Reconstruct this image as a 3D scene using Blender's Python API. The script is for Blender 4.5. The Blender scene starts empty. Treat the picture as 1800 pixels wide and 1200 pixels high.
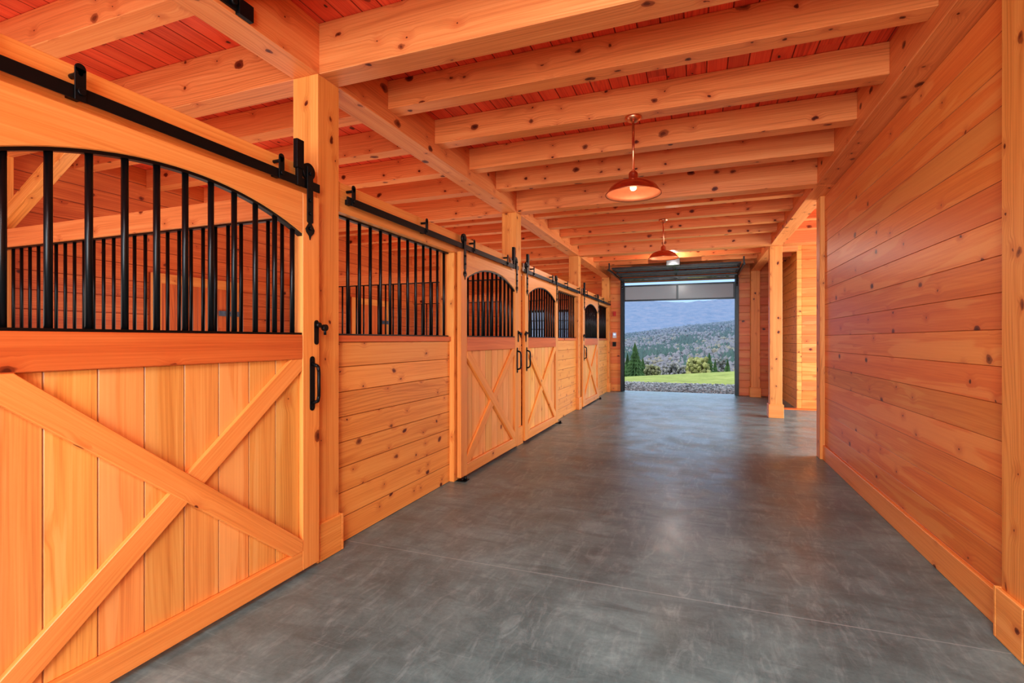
import bpy, bmesh, math, random
from mathutils import Vector, Matrix, noise
random.seed(7)
D=bpy.data
sc=bpy.context.scene
COL=sc.collection
sc.view_settings.view_transform='Standard'
for lk in ('Medium High Contrast','None'):
    try:
        sc.view_settings.look=lk; break
    except Exception as e: print(e)
sc.view_settings.exposure=0.0

# ------------------------------------------------------------------ materials
def newmat(name):
    m=D.materials.new(name); m.use_nodes=True
    nt=m.node_tree; b=nt.nodes['Principled BSDF']
    return m,nt,b
class G:
    def __init__(s,nt): s.nt=nt; s.N=nt.nodes; s.L=nt.links
    def n(s,t,**k):
        x=s.N.new(t)
        for a,v in k.items(): setattr(x,a,v)
        return x
    def inp(s,node,i,v):
        if v is None: return
        if hasattr(v,'is_output') : s.L.new(v,node.inputs[i])
        else: node.inputs[i].default_value=v
    def math(s,op,a,b=None,c=None,clamp=False):
        x=s.n('ShaderNodeMath',operation=op); x.use_clamp=clamp
        s.inp(x,0,a); s.inp(x,1,b); s.inp(x,2,c); return x.outputs[0]
    def comb(s,x,y,z):
        c=s.n('ShaderNodeCombineXYZ'); s.inp(c,0,x); s.inp(c,1,y); s.inp(c,2,z); return c.outputs[0]
    def ramp(s,f,pts):
        r=s.n('ShaderNodeValToRGB'); s.inp(r,0,f)
        e=r.color_ramp.elements
        while len(e)<len(pts): e.new(0.5)
        for i,(p,c) in enumerate(pts):
            e[i].position=p; e[i].color=(c[0],c[1],c[2],1)
        return r.outputs[0]
    def mix(s,f,a,b,mode='MIX'):
        x=s.n('ShaderNodeMix',data_type='RGBA',blend_type=mode)
        s.inp(x,0,f); s.inp(x,6,a if hasattr(a,'is_output') else (*a,1)); s.inp(x,7,b if hasattr(b,'is_output') else (*b,1))
        return x.outputs[2]
    def maprange(s,v,a,b,c,d,smooth=True):
        x=s.n('ShaderNodeMapRange'); x.interpolation_type='SMOOTHSTEP' if smooth else 'LINEAR'
        s.inp(x,0,v); s.inp(x,1,a); s.inp(x,2,b); s.inp(x,3,c); s.inp(x,4,d); return x.outputs[0]
    def noise(s,vec,scale,detail=3,rough=.55,dist=0):
        x=s.n('ShaderNodeTexNoise'); s.L.new(vec,x.inputs['Vector'])
        x.inputs['Scale'].default_value=scale; x.inputs['Detail'].default_value=detail
        x.inputs['Roughness'].default_value=rough; x.inputs['Distortion'].default_value=dist
        return x.outputs[0]

def wood(name,dark,mid,light,knots=0.5,pv=0.12,hue=0.0,rough=0.42,sap=0.0,sapcol=(.8,.4,.15),kscale=4.5,seam=.022,seamd=.7,kcol=(.20,.030,.008),ringa=.12,kmax=.085):
    m,nt,b=newmat(name); g=G(nt)
    uv=g.n('ShaderNodeUVMap'); uv.uv_map='UVMap'
    sep=g.n('ShaderNodeSeparateXYZ'); g.L.new(uv.outputs[0],sep.inputs[0])
    u,v=sep.outputs[0],sep.outputs[1]
    at=g.n('ShaderNodeAttribute'); at.attribute_name='rnd'
    sr=g.n('ShaderNodeSeparateColor'); g.L.new(at.outputs['Color'],sr.inputs[0])
    r1,r2,ed=sr.outputs[0],sr.outputs[1],sr.outputs[2]
    kd=g.noise(g.comb(u,v,0.0),14,2,.5)
    kdo=g.math('MULTIPLY',g.math('SUBTRACT',kd,.5),.05)
    vo=g.n('ShaderNodeTexVoronoi'); vo.voronoi_dimensions='2D'
    g.L.new(g.comb(g.math('ADD',g.math('MULTIPLY',u,0.75),kdo),g.math('ADD',v,g.math('MULTIPLY',kdo,.6)),0.0),vo.inputs['Vector'])
    vo.inputs['Scale'].default_value=kscale; vo.inputs['Randomness'].default_value=1.0
    dist=vo.outputs['Distance']
    sv=g.n('ShaderNodeSeparateColor'); g.L.new(vo.outputs['Color'],sv.inputs[0])
    mask=g.math('GREATER_THAN',sv.outputs[0],1.0-knots)
    ksz=g.math('MULTIPLY_ADD',g.math('POWER',sv.outputs[1],3.0),kmax,0.022)
    kn=g.math('MULTIPLY',g.maprange(dist,ksz,g.math('MULTIPLY',ksz,1.35),1.0,0.0),mask)
    kn=g.math('MULTIPLY',kn,g.maprange(sv.outputs[2],0,.6,.6,.97))
    core=g.math('MULTIPLY',g.maprange(dist,g.math('MULTIPLY',ksz,.4),g.math('MULTIPLY',ksz,.8),1.0,0.0),kn)
    halo=g.math('MULTIPLY',g.maprange(dist,0.03,0.34,1.0,0.0),mask)
    v2=g.math('ADD',v,g.math('MULTIPLY',halo,0.022))
    rz=g.math('MULTIPLY',r1,31.0)
    lowf=g.noise(g.comb(g.math('MULTIPLY',u,.6),g.math('MULTIPLY',v,3.0),rz),1.0,2,.5)
    v3=g.math('ADD',v2,g.math('MULTIPLY',lowf,.03))
    gr=g.noise(g.comb(g.math('MULTIPLY',u,1.6),g.math('MULTIPLY',v3,120.0),rz),1.0,4,.6,.0)
    big=g.noise(g.comb(g.math('MULTIPLY',u,0.45),g.math('MULTIPLY',v3,13.0),rz),1.0,3,.5,.2)
    ph=g.math('ADD',g.math('MULTIPLY',v3,260.0),g.math('MULTIPLY',g.noise(g.comb(g.math('MULTIPLY',u,.6),g.math('MULTIPLY',v2,6.5),rz),1.0,1,.4),52.0))
    ring=g.math('MULTIPLY_ADD',g.math('SINE',ph),.5,.5)
    ring=g.math('POWER',ring,3.0)
    t=g.math('ADD',g.math('MULTIPLY',gr,.46),g.math('ADD',g.math('MULTIPLY',big,.44),g.math('MULTIPLY',ring,g.math('MULTIPLY',r2,-ringa))))
    t=g.math('ADD',t,.07)
    col=g.ramp(t,[(0.32,dark),(0.50,mid),(0.68,light)])
    if sap>0:
        spn=g.noise(g.comb(g.math('MULTIPLY',u,0.6),g.math('MULTIPLY',v2,6.0),g.math('MULTIPLY',r2,17.0)),1.0,2,.5,.9)
        sm=g.math('MULTIPLY',g.maprange(spn,.55,.59,0,1),sap)
        col=g.mix(sm,col,sapcol)
    h=g.n('ShaderNodeHueSaturation'); g.L.new(col,h.inputs['Color'])
    g.inp(h,'Hue',g.math('ADD',g.math('MULTIPLY',g.math('SUBTRACT',r2,.5),hue),.5))
    g.inp(h,'Value',g.math('ADD',g.math('MULTIPLY',g.math('SUBTRACT',r1,.5),pv*2),1.0))
    col=g.mix(g.math('MULTIPLY',g.math('POWER',halo,2.0),.42),h.outputs[0],(dark[0]*.85,dark[1]*.55,dark[2]*.5))
    col=g.mix(kn,col,kcol)
    col=g.mix(core,col,(kcol[0]*.45,kcol[1]*.4,kcol[2]*.4))
    e2=g.math('MINIMUM',ed,g.math('SUBTRACT',1.0,ed))
    sm=g.maprange(e2,seam*.5,seam*1.3,seamd,0)
    col=g.mix(sm,col,(dark[0]*.32,dark[1]*.2,dark[2]*.2))
    g.L.new(col,b.inputs['Base Color'])
    b.inputs['Roughness'].default_value=rough
    bp=g.n('ShaderNodeBump'); bp.inputs['Strength'].default_value=.25; bp.inputs['Distance'].default_value=.0012
    g.L.new(gr,bp.inputs['Height']); g.L.new(bp.outputs[0],b.inputs['Normal'])
    return m

M_post=wood('wood_post',(.62,.20,.038),(.84,.32,.078),(.93,.43,.125),knots=.72,pv=.05,kscale=5.5)
M_joist=wood('wood_joist',(.62,.17,.048),(.84,.275,.085),(.93,.38,.14),knots=.66,pv=.11,kscale=5.2,kmax=.12)
M_ceil=wood('wood_ceiling',(.56,.05,.019),(.82,.10,.040),(.90,.16,.062),knots=.5,pv=.14,seam=.035,seamd=.7,kcol=(.10,.015,.008))
M_wall=wood('wood_wall',(.66,.15,.032),(.80,.225,.050),(.88,.31,.085),knots=.34,pv=.085,hue=.014,sap=.55,sapcol=(.89,.37,.11),rough=.38,seam=.015,seamd=.5,ringa=.06)
M_panel=wood('wood_panel',(.68,.23,.045),(.87,.355,.085),(.94,.45,.125),knots=.75,pv=.07,kscale=5.5,seam=.020,seamd=.7)
M_door=wood('wood_door_board',(.68,.235,.055),(.85,.36,.095),(.93,.47,.15),knots=.16,pv=.09,hue=.018,sap=.5,sapcol=(.94,.49,.165),rough=.38,seam=.020,ringa=.09)
M_frame=wood('wood_door_frame',(.68,.22,.045),(.85,.325,.078),(.93,.42,.125),knots=.10,pv=.06,hue=.008,rough=.37,ringa=.08)
M_rail=wood('wood_rail',(.50,.09,.022),(.68,.165,.04),(.80,.24,.065),knots=.2,pv=.06)

def flat(name,c,rough=.5,metal=0,emit=0,spec=None):
    m,nt,b=newmat(name); g=G(nt)
    tc=g.n('ShaderNodeTexCoord')
    f=g.noise(tc.outputs['Object'],25,3)
    col=g.mix(f,tuple(x*.85 for x in c),tuple(min(1,x*1.12) for x in c))
    g.L.new(col,b.inputs['Base Color']); b.inputs['Roughness'].default_value=rough; b.inputs['Metallic'].default_value=metal
    if emit:
        g.L.new(col,b.inputs['Emission Color']); b.inputs['Emission Strength'].default_value=emit
    return m
M_black=flat('black_powder_coat',(.006,.006,.007),.32,.3)
M_iron=flat('black_iron',(.009,.009,.010),.42,.5)
M_copper=flat('copper',(.80,.34,.19),.30,1.0)
M_copin=flat('copper_inner',(.50,.17,.085),.45,.7)
M_bulb=flat('bulb_glow',(1,.70,.42),.3,0,4)
M_alu=flat('dark_aluminium',(.05,.054,.058),.32,.7)
M_latch=flat('zinc_plate',(.18,.25,.33),.35,.8)
M_white=flat('white_plastic',(.75,.75,.75),.4)
M_blue=flat('blue_led',(.1,.2,1),.4,0,6)
M_red=flat('red_plastic',(.6,.03,.02),.4)
M_rubber=flat('rubber',(.02,.02,.02),.8)
def glass(name,col,rough,alpha):
    m,nt,b=newmat(name); g=G(nt)
    b.inputs['Base Color'].default_value=(*col,1); b.inputs['Roughness'].default_value=rough
    tr=g.n('ShaderNodeBsdfTransparent'); tr.inputs[0].default_value=(*col,1)
    mx=g.n('ShaderNodeMixShader'); mx.inputs[0].default_value=alpha
    g.L.new(tr.outputs[0],mx.inputs[1]); g.L.new(b.outputs[0],mx.inputs[2])
    g.L.new(mx.outputs[0],nt.nodes['Material Output'].inputs[0]); return m
M_glass=glass('pane_glass',(.85,.9,.92),.05,.2)
M_frost=glass('frosted_pane',(.52,.52,.52),.22,.65)
M_pane2=glass('clear_pane',(.70,.73,.72),.04,.5)
M_pane2.node_tree.nodes['Principled BSDF'].inputs['Specular IOR Level'].default_value=1.0
M_pane2.node_tree.nodes['Principled BSDF'].inputs['Metallic'].default_value=.5

# concrete
M_floor,nt,b=newmat('polished_concrete'); g=G(nt)
tc=g.n('ShaderNodeTexCoord'); P=tc.outputs['Object']
n1=g.noise(P,.8,4,.6,.4); n2=g.noise(P,2.2,10,.70,.3); n3=g.noise(P,45,4,.75)
t=g.math('ADD',g.math('MULTIPLY',n1,.36),g.math('ADD',g.math('MULTIPLY',n2,.50),g.math('MULTIPLY',n3,.14)))
col=g.ramp(t,[(.34,(.055,.098,.103)),(.45,(.110,.180,.188)),(.54,(.165,.258,.266)),(.64,(.26,.375,.385))])
# pale trowel sweeps
mp2=g.n('ShaderNodeMapping'); g.L.new(P,mp2.inputs[0]); mp2.inputs['Scale'].default_value=(4,1.0,1); mp2.inputs['Rotation'].default_value=(0,0,-.9)
n5=g.noise(mp2.outputs[0],3.2,10,.74,1.1)
col=g.mix(g.maprange(n5,.47,.70,0,.42),col,(.33,.45,.46))
mp=g.n('ShaderNodeMapping'); g.L.new(P,mp.inputs[0]); mp.inputs['Scale'].default_value=(1.0,3.2,1); mp.inputs['Rotation'].default_value=(0,0,.5)
n4=g.noise(mp.outputs[0],2.0,9,.66,1.4)
col=g.mix(g.maprange(n4,.42,.74,0,.55),col,(.062,.102,.108))
mp3=g.n('ShaderNodeMapping'); g.L.new(P,mp3.inputs[0]); mp3.inputs['Scale'].default_value=(1.2,34,1); mp3.inputs['Rotation'].default_value=(0,0,.22)
n7=g.noise(mp3.outputs[0],2.4,3,.6,.9)
col=g.mix(g.maprange(n7,.62,.72,0,.20),col,(.36,.48,.49))
sp=g.n('ShaderNodeSeparateXYZ'); g.L.new(P,sp.inputs[0])
line=None
for y0 in (2.87,6.6,10.3):
    dd=g.math('ABSOLUTE',g.math('SUBTRACT',sp.outputs[1],y0))
    l=g.math('LESS_THAN',dd,.0038)
    line=l if line is None else g.math('MAXIMUM',line,l)
col=g.mix(g.math('MULTIPLY',line,.40),col,(.45,.53,.54))
g.L.new(col,b.inputs['Base Color'])
g.L.new(g.maprange(n2,.35,.7,.28,.46),b.inputs['Roughness'])
bp=g.n('ShaderNodeBump'); bp.inputs['Strength'].default_value=.05; bp.inputs['Distance'].default_value=.002
g.L.new(n3,bp.inputs['Height']); g.L.new(bp.outputs[0],b.inputs['Normal'])

def ground(name,c1,c2,c3,scale,rough=.95,bump=.3,map_scale=None,lo=.36,hi=.64):
    m,nt,b=newmat(name); g=G(nt); tc=g.n('ShaderNodeTexCoord'); P=tc.outputs['Object']
    if map_scale:
        mp=g.n('ShaderNodeMapping'); g.L.new(P,mp.inputs[0]); mp.inputs['Scale'].default_value=map_scale; P=mp.outputs[0]
    t=g.math('ADD',g.math('MULTIPLY',g.noise(P,scale,5,.65),.6),g.math('MULTIPLY',g.noise(P,scale*7,4,.7),.4))
    g.L.new(g.ramp(t,[(lo,c1),(.5,c2),(hi,c3)]),b.inputs['Base Color']); b.inputs['Roughness'].default_value=rough
    bp=g.n('ShaderNodeBump'); bp.inputs['Strength'].default_value=bump; g.L.new(t,bp.inputs['Height']); g.L.new(bp.outputs[0],b.inputs['Normal'])
    b.inputs['Specular IOR Level'].default_value=.1
    return m
M_lawn=ground('lawn_grass',(.15,.175,.045),(.24,.265,.07),(.33,.34,.11),1.2)
M_gravel=ground('gravel_bed',(.10,.10,.10),(.22,.215,.21),(.36,.35,.34),9)
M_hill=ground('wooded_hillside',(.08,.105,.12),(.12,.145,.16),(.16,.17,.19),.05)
M_mtn=ground('hazy_mountain',(.105,.145,.225),(.135,.172,.25),(.18,.19,.255),.05,bump=.0,map_scale=(1,.5,1),lo=.38,hi=.62)  # bluish aerial haze is put into the base colour
def attrmat(name,mul=1.0):
    m,nt,b=newmat(name); g=G(nt); at=g.n('ShaderNodeAttribute'); at.attribute_name='rnd'
    tc=g.n('ShaderNodeTexCoord'); f=g.noise(tc.outputs['Object'],3,4)
    g.L.new(g.mix(g.math('MULTIPLY',f,.25),at.outputs['Color'],(.06,.07,.07)),b.inputs['Base Color']); b.inputs['Roughness'].default_value=1
    b.inputs['Specular IOR Level'].default_value=.05
    return m
M_attr=attrmat('foliage')
M_stone=attrmat('gravel_stone')
M_bark=ground('bark',(.05,.035,.025),(.10,.075,.055),(.15,.12,.09),6)

# ------------------------------------------------------------------ mesh builder
class MB:
    def __init__(s):
        s.bm=bmesh.new(); s.uv=s.bm.loops.layers.uv.new('UVMap'); s.c=s.bm.loops.layers.float_color.new('rnd')
    def face(s,vs,col,uvf=None,mi=0,smooth=False):
        try: f=s.bm.faces.new(vs)
        except ValueError: return
        f.material_index=mi; f.smooth=smooth
        for l in f.loops:
            l[s.c]=(col[0],col[1],col[2],1)
        return f
    def box(s,lo,hi,axis=0,mi=0,mat=None,r=None,seam=None):
        r1,r2=(random.random(),random.random()) if r is None else r
        cs=[Vector((x,y,z)) for x in (lo[0],hi[0]) for y in (lo[1],hi[1]) for z in (lo[2],hi[2])]
        vs=[s.bm.verts.new(mat@p if mat else p) for p in cs]
        idx=[((0,1,3,2),0),((4,6,7,5),0),((0,4,5,1),1),((2,3,7,6),1),((0,2,6,4),2),((1,5,7,3),2)]
        for q,nax in idx:
            f=s.bm.faces.new([vs[i] for i in q]); f.material_index=mi
            oth=[a for a in (0,1,2) if a!=nax]
            if axis in oth:
                ua=axis; va=[a for a in oth if a!=axis][0]
            else: ua,va=oth
            for l,i in zip(f.loops,q):
                l[s.uv].uv=(cs[i][ua]+r1*37, cs[i][va]+r2*23+nax*.37)
                e=.5
                if seam is not None: e=0.0 if abs(cs[i][seam]-lo[seam])<1e-6 else 1.0
                l[s.c]=(r1,r2,e,1)
    def tube(s,p0,p1,r,seg=10,mi=0,r1=None,cap=True):
        p0=Vector(p0);p1=Vector(p1);d=(p1-p0).normalized()
        a=d.orthogonal().normalized(); bb=d.cross(a)
        r1=r if r1 is None else r1
        A=[];B=[]
        for i in range(seg):
            t=2*math.pi*i/seg; o=a*math.cos(t)+bb*math.sin(t)
            A.append(s.bm.verts.new(p0+o*r)); B.append(s.bm.verts.new(p1+o*r1))
        for i in range(seg):
            s.face([A[i],A[(i+1)%seg],B[(i+1)%seg],B[i]],(.5,.5,.5),mi=mi,smooth=True)
        if cap: s.face(A[::-1],(.5,.5,.5),mi=mi); s.face(B,(.5,.5,.5),mi=mi)
    def path(s,pts,r,seg=8,mi=0):
        for a,b_ in zip(pts[:-1],pts[1:]): s.tube(a,b_,r,seg,mi)
    def lathe(s,prof,c=(0,0,0),seg=40,mi=0):
        rings=[]
        for (r,z) in prof:
            if r<1e-5: rings.append([s.bm.verts.new((c[0],c[1],c[2]+z))])
            else: rings.append([s.bm.verts.new((c[0]+r*math.cos(2*math.pi*i/seg),c[1]+r*math.sin(2*math.pi*i/seg),c[2]+z)) for i in range(seg)])
        for A,B in zip(rings[:-1],rings[1:]):
            for i in range(seg):
                j=(i+1)%seg
                if len(A)==1 and len(B)==1: continue
                if len(A)==1: s.face([A[0],B[j],B[i]],(.5,.5,.5),mi=mi,smooth=True)
                elif len(B)==1: s.face([A[i],A[j],B[0]],(.5,.5,.5),mi=mi,smooth=True)
                else: s.face([A[i],A[j],B[j],B[i]],(.5,.5,.5),mi=mi,smooth=True)
    def prism(s,pts,x0,x1,mi=0,r=None):
        """pts in (y,z); extruded along x"""
        r1,r2=(random.random(),random.random()) if r is None else r
        A=[s.bm.verts.new((x0,p[0],p[1])) for p in pts]; B=[s.bm.verts.new((x1,p[0],p[1])) for p in pts]
        def uvset(f):
            if f is None: return
            for l in f.loops:
                l[s.uv].uv=(l.vert.co.y+r1*37,l.vert.co.z+l.vert.co.x+r2*23)
        n=len(pts)
        uvset(s.face(A,(r1,r2,.5),mi=mi)); uvset(s.face(B[::-1],(r1,r2,.5),mi=mi))
        for i in range(n): uvset(s.face([A[i],B[i],B[(i+1)%n],A[(i+1)%n]],(r1,r2,.5),mi=mi))
    def obj(s,name,mats,parent=None,bevel=0,recenter=None):
        bmesh.ops.recalc_face_normals(s.bm,faces=s.bm.faces)
        me=D.meshes.new(name); s.bm.to_mesh(me); s.bm.free()
        for m in (mats if isinstance(mats,(list,tuple)) else [mats]): me.materials.append(m)
        o=D.objects.new(name,me); COL.objects.link(o)
        if parent is not None: o.parent=parent
        elif recenter is not False:
            xs=[v.co for v in me.vertices]
            c=Vector(((min(p.x for p in xs)+max(p.x for p in xs))/2,(min(p.y for p in xs)+max(p.y for p in xs))/2,min(p.z for p in xs)))
            me.transform(Matrix.Translation(-c)); o.location=c
        if bevel:
            md=o.modifiers.new('bevel','BEVEL'); md.width=bevel; md.segments=1; md.limit_method='ANGLE'; md.angle_limit=math.radians(50)
        return o
def tag(o,label,cat,group=None,kind=None):
    if label: o['label']=label
    if cat: o['category']=cat
    if group: o['group']=group
    if kind: o['kind']=kind
    return o
def empty(name,loc):
    e=D.objects.new(name,None); e.location=loc; e.empty_display_size=.1; COL.objects.link(e); return e
def struct(o,label=None,cat='wall'):
    o['kind']='structure'
    if label: o['label']=label; o['category']=cat
    return o

def planks(mb,fixed_ax,f0,f1,run_ax,a0,a1,stack_ax,b0,b1,w,holes=(),lmin=2.2,lmax=4.2,mi=0):
    n=max(1,round((b1-b0)/w)); w=(b1-b0)/n
    for i in range(n):
        s0=b0+i*w; s1=s0+w
        cuts=sorted({s0,s1,*[h[k] for h in holes for k in (2,3) if s0+.005<h[k]<s1-.005]})
        r=(random.random(),random.random())
        for c0,c1 in zip(cuts[:-1],cuts[1:]):
            mid=(c0+c1)/2
            iv=[(a0,a1)]
            for h in holes:
                if h[2]<mid<h[3]:
                    nv=[]
                    for (p,q) in iv:
                        if h[1]<=p or h[0]>=q: nv.append((p,q))
                        else:
                            if h[0]>p: nv.append((p,h[0]))
                            if h[1]<q: nv.append((h[1],q))
                    iv=nv
            for (p,q) in iv:
                x=p
                while x<q-.01:
                    L=random.uniform(lmin,lmax)
                    e=min(q,x+L)
                    if q-e<.5: e=q
                    lo=[0,0,0];hi=[0,0,0]
                    lo[fixed_ax]=f0;hi[fixed_ax]=f1
                    lo[run_ax]=x;hi[run_ax]=e
                    lo[stack_ax]=c0;hi[stack_ax]=c1
                    mb.box(lo,hi,run_ax,mi,r=None if x>p else r,seam=stack_ax)
                    x=e

CZ=3.40; JH=.22; JB=CZ-JH; GB=3.08
XL0,XL1=-2.45,-2.25
XR0,XR1=1.20,1.40
PY=[2.63,6.29,9.95,13.6]
YF=13.8
YW=6.75
# ------------------------------------------------------------------ shell
mb=MB(); mb.box((-6.3,-3,-.15),(5,14.05,0),0); o=mb.obj('floor',M_floor,recenter=False); struct(o,'smooth grey troweled concrete aisle floor','floor')
mb=MB(); planks(mb,2,CZ,CZ+.03,1,-3,YF+.2,0,-6.3,5,.142,lmin=2.5,lmax=4.2)
mb.box((-6.3,-3,CZ+.03),(5,YF+.2,CZ+.1),1)
o=mb.obj('ceiling',M_ceil,bevel=.004); struct(o,'reddish pine board ceiling above the joists','ceiling')
mb=MB(); planks(mb,0,-6.2,-6.1,1,-3,YF,2,0,CZ,.185); o=mb.obj('wall_left',M_rail,bevel=.004); struct(o,'horizontal pine board outer wall behind the stalls')
mb=MB(); planks(mb,0,1.38,1.44,1,3.0,YW,2,0,GB,.185,lmin=3.4,lmax=6); o=mb.obj('wall_right',M_wall,bevel=.003); struct(o,'satin horizontal cedar toned board wall')
mb=MB(); planks(mb,0,1.38,1.44,1,-3,2.79,2,0,GB,.185,lmin=3.4,lmax=6); o=mb.obj('wall_near',M_wall,bevel=.003); struct(o,'satin horizontal cedar toned board wall')
mb=MB(); planks(mb,1,YF,YF+.15,0,-6.2,1.95,2,0,CZ,.185,holes=[(-1.9,.86,0,2.95),(-4.65,-3.35,1.15,2.25)]); o=mb.obj('wall_far',M_wall,bevel=.004); struct(o,'horizontal board end wall around the overhead door')
mb=MB(); planks(mb,0,1.86,1.95,1,11.5,YF,2,0,CZ,.185); o=mb.obj('wall_side',M_panel,bevel=.004); struct(o,'horizontal board wall beside the overhead door, paler tone imitating light')  # lighter panel wood stands in for light falling on this wall
mb=MB(); planks(mb,1,11.5,11.6,0,1.95,5,2,0,CZ,.185); o=mb.obj('wall_passage',M_wall,bevel=.004); struct(o,'horizontal board wall of the side passage')
mb=MB(); mb.box((1.36,3.03,0),(1.38,YW,.17),1); o=mb.obj('baseboard_right',M_frame,bevel=.003); struct(o,'flat pine baseboard','baseboard')
mb=MB(); mb.box((1.45,11.30,0),(2.6,11.5,.02),0); o=mb.obj('trim_1',M_rail,bevel=.003); struct(o,'low brown wooden threshold','trim')
# ------------------------------------------------------------------ posts
def post(x0,x1,y0,y1,top,label,base=True,sides=''):
    e=empty('timber_post',((x0+x1)/2,(y0+y1)/2,0))
    w=(x1-x0)/2; d=(y1-y0)/2
    mb=MB(); mb.box((-w,-d,0),(w,d,top),2); mb.obj('shaft',M_post,e,bevel=.004)
    if base:
        mb=MB(); t=.022
        mb.box((-w-t,-d-t,0),(w+t,-d,.24),0); mb.box((-w-t,d,0),(w+t,d+t,.24),0)
        mb.box((-w-t,-d,0),(-w,d,.24),1); mb.box((w,-d,0),(w+t,d,.24),1)
        mb.obj('base_trim',M_frame,e,bevel=.004)
    tag(e,label,'post','timber posts'); return e
for i,y in enumerate(PY):
    post(XL0,XL1,y-.1,y+.1,GB,'square knotty pine timber post with boxed base, between stalls' if i<3 else 'square pine timber post beside the overhead door')
post(XR0,XR1,10.05,10.25,GB,'free-standing square pine post at the side passage')
post(XR0,XR1,13.5,13.7,GB,'square pine post against the end wall')
post(1.33,1.49,YW,YW+.18,GB,'pine corner post capping the end of the board wall',base=False)
post(1.33,1.49,2.79,3.0,GB,'pine post with boxed base set in the board wall')
post(-6.09,-5.91,2.54,2.72,GB,'square pine post at the stall back wall',base=False)
def beam(name,lo,hi,ax,label,cat,grp=None,mat=M_joist):
    mb=MB(); mb.box(lo,hi,ax); o=mb.obj(name,mat,bevel=.003); tag(o,label,cat,grp); return o
ed=[-3]+PY[:3]+[YF]
for a,b_ in zip(ed[:-1],ed[1:]):
    beam('girder_beam',(XL0,a+.0,GB),(XL1,b_,CZ-.001),1,'heavy pine girder running over the stall posts','beam','longitudinal girders')
    beam('girder_beam',(XR0,a+.0,GB),(XR1,b_,CZ-.001),1,'heavy pine girder running above the board wall','beam','longitudinal girders')
k=-3
while 2.63+.732*k<13.5:
    yc=2.63+.732*k
    deep=(k%5==0); zb=GB if deep else JB; hw=.09 if deep else .072
    nm='ceiling_joist'
    lb='deep knotty pine cross beam meeting the posts' if deep else 'knotty pine ceiling joist spanning the aisle'
    if yc>0.2: beam(nm,(XL1,yc-hw,zb),(XR0,yc+hw,CZ-.001),0,lb,'joist','ceiling joists')
    beam(nm,(-6.1,yc-hw,zb+.0),(XL0,yc+hw,CZ-.001),0,'knotty pine ceiling joist over the stalls','joist','ceiling joists')
    if k>=5: beam(nm,(XR1,yc-hw,zb),(1.86 if yc>11.4 else 4.9,yc+hw,CZ-.001),0,'pine ceiling joist over the side passage','joist','ceiling joists')
    k+=1
mb=MB(); L=1.15; ang=math.radians(30)
Mx=Matrix.Translation((-5.88,2.63,2.44))@Matrix.Rotation(-ang,4,'Y')
mb.box((-.02,-.05,-.06),(L,.05,.06),0,mat=Mx); o=mb.obj('knee_brace',M_post,bevel=.004); tag(o,'short diagonal pine brace from post to beam','brace')

# ------------------------------------------------------------------ stall fronts
HT=1.43; HB=2.26; HH=2.46
def bar_mesh(L):
    mb=MB(); mb.tube((0,0,0),(0,0,L),.0125,12); bmesh.ops.recalc_face_normals(mb.bm,faces=mb.bm.faces)
    me=D.meshes.new('bar'); mb.bm.to_mesh(me); mb.bm.free(); me.materials.append(M_black); return me
BM=bar_mesh(HB-HT+.0)
def add_bars(parent,pts,mesh,z):
    for p in pts:
        o=D.objects.new('bar',mesh); COL.objects.link(o); o.parent=parent; o.location=(p[0],p[1],z)
def front_panel(y0,y1):
    e=empty('stall_front_panel',(-2.335,(y0+y1)/2,0)); h=(y1-y0)/2
    mb=MB(); planks(mb,0,-.03,.03,1,-h,h,2,.0,HT-.045,.178,lmin=5,lmax=6); mb.obj('boards',M_panel,e,bevel=.004)
    mb=MB(); mb.box((-.05,-h,HT-.045),(.045,h,HT),1); mb.obj('sill',M_rail,e,bevel=.003)
    mb=MB(); mb.box((-.018,-h,HT),(.018,h,HT+.012),1); mb.box((-.018,-h,HB-.012),(.018,h,HB),1); mb.obj('grille_rail',M_black,e)
    n=int((2*h)/.13); 
    add_bars(e,[(0,-h+(i+.5)*2*h/n) for i in range(n)],BM,HT)
    tag(e,'stall front of horizontal pine boards with black bar grille','stall panel','stall front panels')
def jamb(y0,y1):
    o=beam('door_jamb',(-2.42,y0,0),(-2.255,y1,HB),2,'upright pine jamb between stall panel and sliding door','jamb','stall door jambs',M_post)
def header(y0,y1):
    beam('header_beam',(-2.40,y0,HB),(-2.26,y1,HH),1,'pine header rail over the stall opening carrying the track','beam','stall headers',M_frame)
front_panel(2.73,4.42); jamb(4.42,4.56)
jamb(8.02,8.16); front_panel(8.16,9.85)
jamb(11.68,11.82); front_panel(11.82,13.5)
jamb(.6,.76)
for a,b_ in ((-1,2.53),(2.73,6.19),(6.39,9.85),(10.05,13.5)): header(a,b_)

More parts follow.
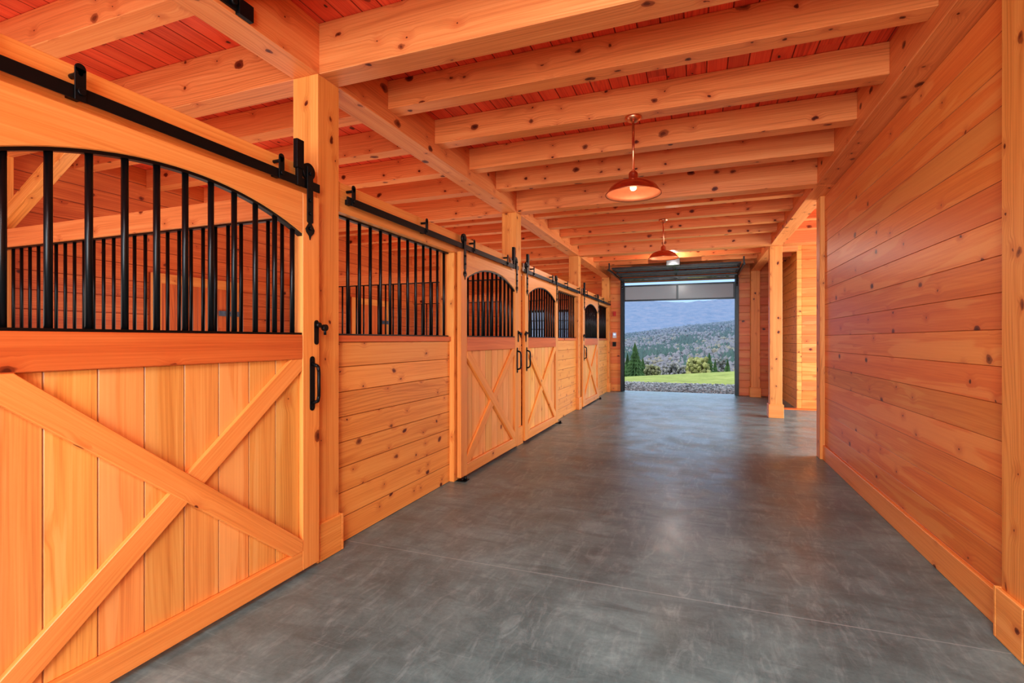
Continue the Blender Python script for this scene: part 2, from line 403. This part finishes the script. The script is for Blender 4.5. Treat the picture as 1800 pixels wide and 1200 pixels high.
W=1.70
def arch(y):
    R=W/2-.14; h=.15; rad=(R*R+h*h)/(2*h); return 2.03+h-rad+math.sqrt(max(0,rad*rad-(y-W/2)**2))
def stall_door(y0,high):
    e=empty('sliding_stall_door',(-2.245,y0,.0))
    T=.045; S=.14
    mb=MB()
    mb.box((0,0,.03),(T,S,2.275),2); mb.box((0,W-S,.03),(T,W,2.275),2)
    mb.box((0,S,.03),(T,W-S,.145),1); 
    pts=[(S,2.275),(W-S,2.275)]; N=24
    for i in range(N+1):
        y=W-S-(W-2*S)*i/N; pts.append((y,arch(y)))
    mb.prism(pts,0,T)
    mb.obj('frame',M_frame,e,bevel=.004)
    mb=MB(); mb.box((0,S,1.285),(T,W-S,HT),1); mb.obj('lock_rail',M_rail,e,bevel=.004)
    mb=MB(); planks(mb,0,.002,.017,2,.145,1.285,1,S,W-S,.172,lmin=4,lmax=5); mb.obj('boards',M_door,e,bevel=.004)
    w=.052; Y0,Y1,Z0,Z1=S,W-S,.145,1.285
    def brace(pa,pb,x0,x1):
        d=Vector((pb[0]-pa[0],pb[1]-pa[1])).normalized(); n=Vector((-d[1],d[0]))
        poly=[(pa[0]-d[0]*.3+n[0]*w,pa[1]-d[1]*.3+n[1]*w),(pb[0]+d[0]*.3+n[0]*w,pb[1]+d[1]*.3+n[1]*w),(pb[0]+d[0]*.3-n[0]*w,pb[1]+d[1]*.3-n[1]*w),(pa[0]-d[0]*.3-n[0]*w,pa[1]-d[1]*.3-n[1]*w)]
        def clip(poly,ax,val,keep_gt):
            out=[]
            for i in range(len(poly)):
                a=poly[i];c=poly[(i+1)%len(poly)]
                ia=(a[ax]>=val) if keep_gt else (a[ax]<=val); ic=(c[ax]>=val) if keep_gt else (c[ax]<=val)
                if ia: out.append(a)
                if ia!=ic:
                    t=(val-a[ax])/(c[ax]-a[ax]); out.append((a[0]+(c[0]-a[0])*t,a[1]+(c[1]-a[1])*t))
            return out
        for ax,val,gt in ((0,Y0,True),(0,Y1,False),(1,Z0,True),(1,Z1,False)): poly=clip(poly,ax,val,gt)
        mb=MB(); r1,r2=.8+.2*random.random(),random.random()
        A=[mb.bm.verts.new((x0,p[0],p[1])) for p in poly]; B=[mb.bm.verts.new((x1,p[0],p[1])) for p in poly]
        fs=[mb.face(A,(r1,r2,.5)),mb.face(B[::-1],(r1,r2,.5))]
        m=len(poly)
        for i in range(m): fs.append(mb.face([A[i],B[i],B[(i+1)%m],A[(i+1)%m]],(r1,r2,.5)))
        for f in fs:
            for l in f.loops:
                c=l.vert.co; l[mb.uv].uv=(c.y*d[0]+c.z*d[1]+r1*37, c.y*n[0]+c.z*n[1]+c.x+r2*23)
        mb.obj('brace',M_frame,e,bevel=.003)
    brace((Y0,Z0),(Y1,Z1),.017,T-.004)
    brace((Y0,Z1),(Y1,Z0),.017,T+.002)
    n=11; 
    for i in range(n):
        y=W-S-.06-(W-2*S-.12)*i/(n-1); z1=arch(y)+.01
        mb=MB(); mb.tube((T/2,y,HT),(T/2,y,z1),.0135,12); mb.obj('bar',M_black,e)
    mb=MB(); mb.box((.006,S,HT),(T-.006,W-S,HT+.012),1)
    for i in range(N):
        ya=S+(W-2*S)*i/N; yb=S+(W-2*S)*(i+1)/N
        p=[(ya,arch(ya)-.014),(yb,arch(yb)-.014),(yb,arch(yb)+.002),(ya,arch(ya)+.002)]; mb.prism(p,.006,T-.006)
    mb.obj('grille_rail',M_black,e)
    for y in (.085,W-.085):
        mb=MB(); x=T; hwid=.024
        pts=[(y-hwid,2.44),(y+hwid,2.44),(y+hwid,2.11),(y+.012,2.10),(y+.036,2.065),(y+.03,2.045),(y+.008,2.025),(y,2.0),(y-.008,2.025),(y-.03,2.045),(y-.036,2.065),(y-.012,2.10),(y-hwid,2.11)]
        mb.prism(pts,x,x+.007)
        for zz in (2.07,2.16,2.24,2.40): mb.tube((x+.007,y,zz),(x+.016,y,zz),.011,10)
        mb.tube((x-.022,y,2.415),(x-.002,y,2.415),.05,24)
        mb.obj('strap_hanger',M_iron,e,bevel=.001)
    hy=W-.065 if high else .065
    mb=MB(); x=T
    def stad(y,z0,z1,h):
        r=h; P=[]
        for i in range(9): a=math.pi*i/8; P.append((y+r*math.cos(a),z1-r+r*math.sin(a)))
        for i in range(9): a=math.pi+math.pi*i/8; P.append((y+r*math.cos(a),z0+r+r*math.sin(a)))
        return P
    mb.prism(stad(hy,.97,1.30,.02),x,x+.005)
    mb.path([(x+.004,hy,1.255),(x+.045,hy,1.24),(x+.052,hy,1.21),(x+.052,hy,1.06),(x+.045,hy,1.03),(x+.004,hy,1.015)],.010,10)
    for zz in (.99,1.28): mb.tube((x+.004,hy,zz),(x+.010,hy,zz),.008,8)
    mb.obj('pull_handle',M_iron,e,bevel=.0008)
    ly=W-.03 if high else .03
    s=1 if high else -1
    mb=MB(); 
    mb.prism(stad(ly,1.37,1.52,.017),x,x+.006)
    mb.tube((x+.004,ly,1.49),(x+.03,ly,1.49),.016,12); mb.tube((x+.02,ly,1.49),(x+.02,ly+s*.055,1.475),.009,8)
    mb.tube((x+.006,ly+s*.055,1.475),(x+.03,ly+s*.055,1.475),.02,14); mb.tube((x+.02,ly+s*.055,1.47),(x+.02,ly+s*.055,1.43),.008,8)
    mb.obj('latch',M_iron,e)
    tag(e,'sliding pine stall door with X brace and arched black bar grille','stall door','sliding stall doors')
for y0,h in ((.79,True),(4.46,True),(6.41,False),(10.07,False)): stall_door(y0,h)
def track(y0,y1,stop,off):
    e=empty('door_track',(-2.215,y0,2.31)); L=y1-y0
    mb=MB(); mb.box((0,0,0),(.010,L,.052),1); mb.obj('rail',M_iron,e,bevel=.002)
    y=off
    while y<L-.04:
        mb=MB(); mb.box((-.045,y-.02,.01),(0,y+.02,.045),1); 
        mb.box((.010,y-.019,-.004),(.016,y+.019,.12),2); mb.tube((.016,y,.03),(.026,y,.03),.013,10); mb.tube((-.045,y,.10),(.016,y,.10),.010,8)
        mb.tube((.010,y,.12),(.016,y,.12),.019,14)
        mb.obj('standoff_bracket',M_iron,e,bevel=.001)
        y+=.98
    for y in stop:
        yy=0.15 if y==0 else L-.17
        mb=MB(); mb.box((-.012,yy-.028,.10),(.018,yy+.028,.27),2); mb.box((-.006,yy-.02,.0),(.014,yy+.02,.1),2); mb.obj('end_stop',M_iron,e,bevel=.002)
    tag(e,'flat black iron sliding door track with standoff brackets','door track','sliding door tracks')
track(-.9,2.5,(1,),.15); track(2.76,6.17,(1,),.06); track(6.41,9.83,(0,),.4); track(10.07,13.47,(0,),.4)
for y in (4.50,8.14,11.80):
    mb=MB(); mb.box((-2.25,y-.05,0),(-2.15,y+.05,.008),1); mb.tube((-2.17,y,.008),(-2.17,y,.045),.016,10); mb.tube((-2.19,y,.008),(-2.19,y-.03,.02),.01,8)
    o=mb.obj('floor_guide',M_iron); tag(o,'small black iron roller guide on the concrete at a stall door','door guide','floor guides')
for y in PY[:3]:
    e=empty('stall_partition',(-4.2,y,0)); x0,x1=-1.71,1.745
    if y>3: x0=-1.895
    mb=MB(); planks(mb,1,-.03,.03,0,x0,x1,2,0,HT-.04,.18); mb.obj('boards',M_panel,e,bevel=.004)
    mb=MB(); mb.box((x0,-.045,HT-.04),(x1,.045,HT),0); mb.obj('sill',M_rail,e,bevel=.003)
    mb=MB(); mb.box((x0,-.045,2.22),(x1,.045,2.38),0); mb.obj('top_rail',M_joist,e,bevel=.004)
    mb=MB(); mb.box((x0,-.018,HT),(x1,.018,HT+.012),0); mb.box((x0,-.018,2.208),(x1,.018,2.22),0); mb.obj('grille_rail',M_black,e)
    me=bar_mesh(2.22-HT); n=28
    add_bars(e,[(x0+(i+.5)*(x1-x0)/n,0) for i in range(n)],me,HT)
    tag(e,'pine board stall divider topped with black bar grille','stall partition','stall partitions')
for i,(y,) in enumerate(((4.05,),(7.7,))):
    e=empty('door_%d'%(i+1),(-6.1,y,0)); w=1.2
    mb=MB(); planks(mb,0,.0,.03,2,0.02,2.2,1,0,w,.15,lmin=4,lmax=5); mb.obj('slab',M_rail,e,bevel=.003)
    mb=MB(); mb.box((.03,0,.02),(.05,.12,2.2),2); mb.box((.03,w-.12,.02),(.05,w,2.2),2); mb.box((.03,.12,2.08),(.05,w-.12,2.2),1); mb.box((.03,.12,1.2),(.05,w-.12,1.32),1); mb.box((.03,.12,.02),(.05,w-.12,.15),1)
    mb.obj('frame',M_frame,e,bevel=.003)
    mb=MB(); mb.box((.05,w-.32,1.72),(.058,w+.02,1.79),1); mb.tube((.058,w-.15,1.755),(.09,w-.15,1.755),.015,10); mb.obj('latch',M_latch,e,bevel=.001)
    struct(e,'pine board exterior stall door with zinc latch','door')
e=empty('window_1',(-4.0,YF+.06,1.15))
mb=MB(); w,h=.65,1.1
mb.box((-w,-.06,0),(-w+.06,.06,h),2); mb.box((w-.06,-.06,0),(w,.06,h),2); mb.box((-w+.06,-.06,0),(w-.06,.06,.06),0); mb.box((-w+.06,-.06,h-.06),(w-.06,.06,h),0); mb.box((-.04,-.05,.06),(.04,.05,h-.06),2)
mb.obj('frame',M_black,e,bevel=.003)
mb=MB()
for sx in (-1,1):
    for j in (1,2): 
        x=sx*(.04+.57*j/3); mb.box((x-.01,-.02,.06),(x+.01,.02,h-.06),2)
    for j in (1,2,3): z=.06+(h-.12)*j/4; mb.box((min(sx*.04,sx*.59),-.015,z-.01),(max(sx*.04,sx*.59),.015,z+.01),0)
mb.obj('muntins',M_black,e)
mb=MB(); mb.box((-w+.05,-.004,.05),(w-.05,.004,h-.05),0); mb.obj('pane',M_glass,e)
struct(e,'dark framed window with small panes in the end wall','window')

# ------------------------------------------------------------------ overhead door
e=empty('overhead_door',(-.52,YF-.06,0)); hw=1.38
def section(lo_y,hi_y,vertical,z,tilt=0):
    s=empty('section',(0,0,0)); s.parent=e
    def B(mb,x0,x1,v0,v1,t0,t1):
        if vertical: mb.box((x0,t0,v0),(x1,t1,v1),0)
        else: mb.box((x0,v0,z+t0),(x1,v1,z+t1),0)
    mb=MB(); r=.04
    B(mb,-hw,-hw+r,lo_y,hi_y,-.018,.018); B(mb,hw-r,hw,lo_y,hi_y,-.018,.018); B(mb,-.025,.025,lo_y+r,hi_y-r,-.018,.018)
    B(mb,-hw+r,hw-r,lo_y,lo_y+r,-.018,.018); B(mb,-hw+r,hw-r,hi_y-r,hi_y,-.018,.018)
    mb.obj('frame',M_alu,s,bevel=.003)
    for a,b_ in ((-hw+r,-.025),(.025,hw-r)):
        mb=MB(); B(mb,a,b_,lo_y+r,hi_y-r,-.004,.004); mb.obj('pane',M_frost if vertical else M_pane2,s)
section(2.43,2.86,True,0)
for j in range(3): section(-.78-.60*j,-.20-.60*j,False,2.95+.055*j)
for sx in (-1,1):
    mb=MB(); x=sx*(hw+.04)
    mb.box((x-.02,-.03,0.0),(x+.02,.01,2.75),2)
    pts=[(x,-.01,2.75)]
    for i in range(7): a=math.pi/2*i/6; pts.append((x,-.01-.25*(1-math.cos(a)),2.75+.25*math.sin(a)))
    mb.path(pts,.022,8)
    mb.box((x-.02,-2.2,2.975),(x+.02,-.26,3.025),1)
    mb.box((x-.015,-2.1,3.02),(x+.015,-2.07,3.17),2); mb.box((x-.015,-.8,3.02),(x+.015,-.77,3.17),2)
    mb.obj('track',M_alu,e,bevel=.002)
mb=MB(); mb.tube((-hw-.1,.0,3.12),(hw+.1,.0,3.12),.014,10); mb.tube((-.7,0,3.12),(.6,0,3.12),.03,14)
for x in (-hw-.06,hw+.06): mb.tube((x-.02,0,3.12),(x+.02,0,3.12),.05,16)
mb.obj('torsion_shaft',M_alu,e)
mb=MB(); mb.box((-.05,-2.1,3.12),(.05,-.04,3.15),1); mb.box((-.14,-2.35,3.02),(.14,-2.1,3.16),1); mb.obj('opener',M_alu,e,bevel=.004)
tag(e,'raised sectional overhead door with dark frame and frosted panes','overhead door')
mb=MB()
mb.box((-1.99,YF-.02,0),(-1.9,YF+.16,2.98),2); mb.box((.86,YF-.02,0),(.95,YF+.16,2.98),2); mb.box((-1.9,YF+.05,2.95),(.86,YF+.16,2.98),0)
o=mb.obj('trim_2',M_alu,bevel=.003); struct(o,'dark jamb trim around the overhead door opening','trim')
mb=MB(); mb.box((-2.2,YF-.03,1.45),(-2.1,YF,1.6),2); mb.box((-2.17,YF-.036,1.53),(-2.13,YF-.03,1.56),2,1); o=mb.obj('wall_keypad',[M_white,M_blue],bevel=.002); tag(o,'small white keypad with blue light on the end wall','keypad')
mb=MB(); mb.box((-2.19,YF-.04,2.05),(-2.11,YF,2.17),2); mb.tube((-2.15,YF-.04,2.11),(-2.15,YF-.06,2.11),.02,12); o=mb.obj('alarm_pull',M_red,bevel=.003); tag(o,'small red alarm box on the end wall','alarm')
mb=MB(); mb.box((-2.2,YF-.03,1.22),(-2.11,YF,1.34),2); mb.tube((-2.155,YF-.03,1.28),(-2.155,YF-.04,1.28),.02,12); o=mb.obj('wall_switch',M_rubber,bevel=.002); tag(o,'dark switch box mounted on the end wall','switch')
mb=MB(); mb.box((-2.25,1.2,3.10),(-2.232,2.02,3.16),1)
for y in (1.3,1.5,1.7,1.9): mb.tube((-2.232,y,3.13),(-2.215,y,3.13),.018,10)
mb.box((-2.25,1.93,3.085),(-2.22,2.02,3.17),1)
o=mb.obj('iron_bracket',M_iron,bevel=.002); tag(o,'black iron strap bolted to the girder side','bracket')

# ------------------------------------------------------------------ pendants
def pendant(x,y,zb,zj):
    e=empty('pendant_lamp',(x,y,zb))
    top=zj-zb
    mb=MB(); mb.lathe([(0,top),(.065,top),(.065,top-.012),(.045,top-.03),(.015,top-.045),(0,top-.045)],seg=32); mb.obj('canopy',M_copper,e)
    mb=MB(); mb.tube((0,0,.17),(0,0,top-.04),.0095,16); mb.obj('stem',M_copper,e)
    mb=MB()
    prof=[(.0,.185),(.018,.185),(.028,.176),(.034,.168),(.036,.160),(.036,.115),(.048,.108),(.09,.103),(.13,.090),(.165,.069),(.188,.045),(.200,.022),(.205,.010),(.216,.004),(.222,0),(.218,-.003)]
    inner=[(r-.004,z-.005) for r,z in prof[6:-1]][::-1]+[(0,.102)]
    mb.lathe(prof,seg=56); 
    mb.lathe([(.218,-.003)]+inner,seg=56,mi=1)
    mb.obj('shade',[M_copper,M_copin],e)
    mb=MB(); mb.lathe([(0,.103),(.02,.102),(.02,.09),(.018,.08),(0,.08)],seg=20); mb.obj('socket',M_white,e)
    mb=MB(); mb.lathe([(0,.085),(.013,.082),(.02,.07),(.026,.055),(.025,.043),(.016,.033),(0,.029)],seg=24); mb.obj('bulb',M_bulb,e)
    tag(e,'copper barn pendant lamp hanging on a stem from a joist','lamp','copper pendant lamps')
    l=D.lights.new('bulb_light','POINT'); l.energy=5; l.color=(1,.78,.58); l.shadow_soft_size=.012
    lo=D.objects.new('bulb_light',l); lo.location=(x,y,zb+.005); COL.objects.link(lo)
pendant(-.49,2.63+.732*2,2.565,JB)
pendant(-.49,2.63+.732*7,2.61,JB)

# ------------------------------------------------------------------ outside
mb=MB(); mb.box((-40,14.05,-.3),(40,17.0,-.04),0); o=mb.obj('gravel_apron',M_gravel,recenter=False); tag(o,'grey crushed gravel strip outside the doorway','gravel',kind='stuff')
class Fast:
    def __init__(s): s.v=[];s.f=[];s.c=[]
    def add(s,vs,fs,col):
        o=len(s.v); s.v+=vs
        for f in fs: s.f.append(tuple(i+o for i in f)); s.c.append(col)
    def obj(s,name,mat):
        me=D.meshes.new(name); me.from_pydata(s.v,[],s.f); a=me.color_attributes.new('rnd','FLOAT_COLOR','CORNER')
        buf=[]
        for f,c in zip(s.f,s.c):
            buf+= [c[0],c[1],c[2],1.0]*len(f)
        a.data.foreach_set('color',buf); me.materials.append(mat)
        o=D.objects.new(name,me); COL.objects.link(o); return o
_b=bmesh.new(); bmesh.ops.create_icosphere(_b,subdivisions=1,radius=1); IV=[v.co.copy() for v in _b.verts]; IF=[tuple(v.index for v in f.verts) for f in _b.faces]; _b.free()
def fblob(F,x,y,z,rx,ry,rz,col,j=.2):
    vs=[(x+p.x*rx*random.uniform(1-j,1+j),y+p.y*ry*random.uniform(1-j,1+j),z+p.z*rz*random.uniform(1-j,1+j)) for p in IV]
    F.add(vs,IF,col)
def fcone(F,x,y,z,r,h,col,seg=6):
    a0=random.random()
    vs=[(x,y,z+h)]+[(x+r*math.cos(a0+6.283*i/seg),y+r*math.sin(a0+6.283*i/seg),z) for i in range(seg)]
    F.add(vs,[(0,1+i,1+(i+1)%seg) for i in range(seg)],col)
F=Fast()
for i in range(4200):
    x=random.uniform(-4.5,2.2); y=random.uniform(14.1,17.3); s=random.uniform(.02,.05); c=random.uniform(.12,.5)
    fblob(F,x,y,-.04+s*.3,s,s*random.uniform(.6,1),s*.7,(c,c*.98,c*.97))
o=F.obj('gravel_stones',M_stone); tag(o,'loose grey gravel stones outside the doorway','gravel',kind='stuff')
def terr(x,y):
    base=-.05; xx=max(-8,min(8,x+1.2))
    if y<32:
        t=max(0,(y-17)/15); return base-.62*t+ .085*xx*t
    t=(y-32)/48; return base-.62+.085*xx-14*t
def grid(name,fx,x0,x1,y0,y1,nx,ny,mat):
    mb=MB(); V=[[mb.bm.verts.new((x0+(x1-x0)*i/nx,y0+(y1-y0)*j/ny,fx(x0+(x1-x0)*i/nx,y0+(y1-y0)*j/ny))) for i in range(nx+1)] for j in range(ny+1)]
    for j in range(ny):
        for i in range(nx): mb.face([V[j][i],V[j][i+1],V[j+1][i+1],V[j+1][i]],(.5,.5,.5),smooth=True)
    return mb.obj(name,mat,recenter=False)
o=grid('lawn',lambda x,y:terr(x,y)+.05*noise.noise(Vector((x*.2,y*.2,0))),-40,40,17.0,75,60,90,M_lawn); tag(o,'green sloping grass lawn beyond the gravel','lawn',kind='stuff')
HY0,HY1=85,620
def hz(x,y):
    t=max(0,(y-HY0)/(HY1-HY0))
    return -16+ 31*t**.85 + .13*(x+20)*t + 10*noise.noise(Vector((x*.008,y*.008,3)))*min(1,t*3)
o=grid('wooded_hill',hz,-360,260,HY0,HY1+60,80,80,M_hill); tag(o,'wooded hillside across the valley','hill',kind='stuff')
def mz(x,y):
    t=min(1,max(0,(y-900)/1300)); r=0
    a=1;f=.0032
    for o_ in range(4):
        r+=a*(1-abs(noise.noise(Vector((x*f+3,y*f*.55,o_*7.1))))*2.2); a*=.5; f*=2.1
    return -20+ t*(182+.030*(x+150)+30*noise.noise(Vector((x*.0018,4.3,2))))+ (r-1.0)*26*t*(1.1-.6*t)
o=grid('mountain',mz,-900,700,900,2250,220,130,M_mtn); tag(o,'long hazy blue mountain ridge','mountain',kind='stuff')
F=Fast()
for i in range(13000):
    y=HY0+2+(HY1-HY0)*(random.random()**1.1); x=random.uniform(-.19,.11)*y
    z=hz(x,y); f=min(1,(y-HY0)/(HY1-HY0))
    haze=(.150,.195,.265); h=.26+f*.64  # distance haze painted into the tree colours, stronger farther off
    n_=noise.noise(Vector((x*.02,y*.012,7)))+.6*noise.noise(Vector((x*.06,y*.03,2)))
    if random.random()<.33+n_*1.7:
        c=(.055+random.random()*.02,.095+random.random()*.03,.05); s_=random.uniform(.6,1.1)
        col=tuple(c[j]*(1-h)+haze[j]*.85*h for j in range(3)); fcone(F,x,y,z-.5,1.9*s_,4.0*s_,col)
    else:
        b0=random.uniform(.15,.22); c=(b0*1.2,b0*.95,b0*.82)
        if random.random()<.12: c=(.28,.21,.09)
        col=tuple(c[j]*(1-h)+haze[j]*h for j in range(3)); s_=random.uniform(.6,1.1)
        for q in range(2): fblob(F,x+random.uniform(-.8,.8)*s_,y,z+random.uniform(.6,2.0)*s_,1.2*s_,1.2*s_,1.4*s_,col,.3)
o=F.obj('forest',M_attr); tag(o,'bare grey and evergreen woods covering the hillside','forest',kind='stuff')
def conifer(x,y,h,r,lab):
    z=terr(x,y); e=empty('evergreen_tree',(x,y,z))
    mb=MB(); mb.tube((0,0,-.1),(0,0,h*.9),r*.09,8,r1=.01); mb.obj('trunk',M_bark,e)
    F=Fast(); n=14
    for k in range(n):
        t=k/n; zz=h*(.1+.82*t); rr=r*(1-t)**.8+.06; seg=13
        vs=[(0,0,zz+h*.13)]
        for i in range(seg*2):
            a=math.pi*i/seg+k; q=rr*(1 if i%2 else .5)*random.uniform(.75,1.15); vs.append((q*math.cos(a),q*math.sin(a),zz-(.12 if i%2 else 0)*r*random.uniform(.5,1.5)))
        c=random.uniform(.6,1.3)
        F.add(vs,[(0,1+i,1+(i+1)%(seg*2)) for i in range(seg*2)],(.07*c,.125*c,.048*c))
    o=F.obj('foliage',M_attr); o.parent=e; tag(e,lab,'tree','evergreen trees by the lawn')
def bush(x,y,h,r,col,lab,nm='bushy_tree'):
    z=terr(x,y); e=empty(nm,(x,y,z))
    mb=MB(); mb.tube((0,0,-.1),(0,0,h*.5),r*.08,8); 
    for i in range(6):
        a=i*1.05; mb.tube((0,0,h*.3),(r*.6*math.cos(a),r*.6*math.sin(a),h*.75),r*.035,6,r1=.01)
    mb.obj('trunk',M_bark,e)
    F=Fast()
    for i in range(190):
        a=random.random()*6.28; q=r*.85*math.sqrt(random.random()); zz=h*random.uniform(.25,.93); c=random.uniform(.6,1.35)
        q*=1-.6*abs(zz/h-.6); s_=random.uniform(.09,.18)
        fblob(F,q*math.cos(a),q*math.sin(a),zz,r*s_,r*s_,r*s_*1.1,tuple(j*c for j in col),.4)
    o=F.obj('foliage',M_attr); o.parent=e; tag(e,lab,'tree','bushy trees by the lawn')
def at(px,y):
    a=math.atan((px-900)/880)-math.radians(20.44); return math.tan(a)*y
def hgt(px,y,ytop):
    x=at(px,y); d=(-x*math.sin(math.radians(20.44))+y*math.cos(math.radians(20.44)))
    return 1.4+(597-ytop)*d/880 - terr(x,y)
def C(px,y,yt,r,lab): conifer(at(px,y),y,hgt(px,y,yt),r,lab)
def Bs(px,y,yt,r,col,lab): bush(at(px,y),y,hgt(px,y,yt),r,col,lab)
C(1116,40,600,1.2,'tall dark green evergreen tree below the lawn edge')
C(1130,43,626,.8,'slim evergreen tree below the lawn edge')
C(1103,45,618,.9,'slim evergreen tree below the lawn edge')
C(1247,44,618,.8,'dark green evergreen tree beside a yellow bush')
C(1257,47,630,.7,'slim evergreen tree below the lawn edge')
C(1279,44,630,.8,'slim evergreen tree below the lawn edge')
Bs(1226,39,625,1.1,(.28,.27,.11),'yellow-green leafy tree at the lawn edge')
Bs(1148,42,638,.9,(.22,.21,.12),'olive green leafy tree at the lawn edge')
Bs(1180,48,632,1.1,(.21,.20,.19),'bare greyish tree below the lawn')
Bs(1203,46,636,.9,(.21,.20,.18),'bare greyish tree below the lawn')
Bs(1266,50,622,.9,(.22,.21,.20),'bare greyish tree below the lawn')
Bs(1138,50,626,.9,(.21,.20,.20),'bare greyish tree below the lawn')

# ------------------------------------------------------------------ world & lights
w=D.worlds.new('sky'); sc.world=w; w.use_nodes=True; nt=w.node_tree; g=G(nt)
tc=g.n('ShaderNodeTexCoord'); sp=g.n('ShaderNodeSeparateXYZ'); g.L.new(tc.outputs['Generated'],sp.inputs[0])
col=g.ramp(sp.outputs[2],[(0.0,(.26,.36,.52)),(.10,(.22,.34,.54)),(.3,(.60,.74,.95)),(.6,(.70,.83,.98))])
bg=nt.nodes['Background']; g.L.new(col,bg.inputs[0]); bg.inputs[1].default_value=2.1
def area(name,loc,rot,sx,sy,en,col=(1,1,1),spread=180):
    l=D.lights.new(name,'AREA'); l.shape='RECTANGLE'; l.size=sx; l.size_y=sy; l.energy=en; l.color=col; l.spread=math.radians(spread)
    o=D.objects.new(name,l); o.location=loc; o.rotation_euler=rot; COL.objects.link(o)
R=math.radians
area('rear_fill',(-.2,-2.9,1.7),(R(90),0,R(-3)),3.4,2.8,265,(.88,.99,1.0))  # unseen fill added behind the camera to brighten the aisle
area('passage_fill',(4.6,9.0,1.5),(R(94),0,R(90)),3.5,2.6,290,(.88,.99,1.0))  # fill added out of view in the side passage for the mid aisle
area('aisle_fill',(-.1,-.6,3.0),(R(50),0,R(-4)),1.2,.5,38,(.86,.99,1.0),110)  # added overhead fill with no fixture, mainly for the floor
for y,en in ((.9,30),(4.4,30),(8.0,26),(11.7,26)): area('stall_fill',(-4.3,y,.9),(R(180),0,0),2.6,2.4,en,(1,.90,.80))  # added upward fills hidden behind the half walls, brighten the stall ceilings
l=D.lights.new('far_end_fill','POINT'); l.energy=24; l.color=(1,.95,.88); l.shadow_soft_size=0  # added point light without a bulb, brightens the far side wall
lo=D.objects.new('far_end_fill',l); lo.location=(-.52,YF-2.62,3.03); COL.objects.link(lo)
s=D.lights.new('sun','SUN'); s.energy=2.0; s.angle=.3; s.color=(1,.95,.85); so=D.objects.new('sun',s); so.rotation_euler=(R(48),0,R(-25)); so.location=(0,0,20); COL.objects.link(so)

cam=D.cameras.new('camera'); cam.lens=17.6; cam.sensor_width=36; cam.shift_y=-.0017; cam.clip_end=5000
co=D.objects.new('camera',cam); co.location=(0,0,1.4); co.rotation_euler=(R(90),0,R(20.44)); COL.objects.link(co); sc.camera=co
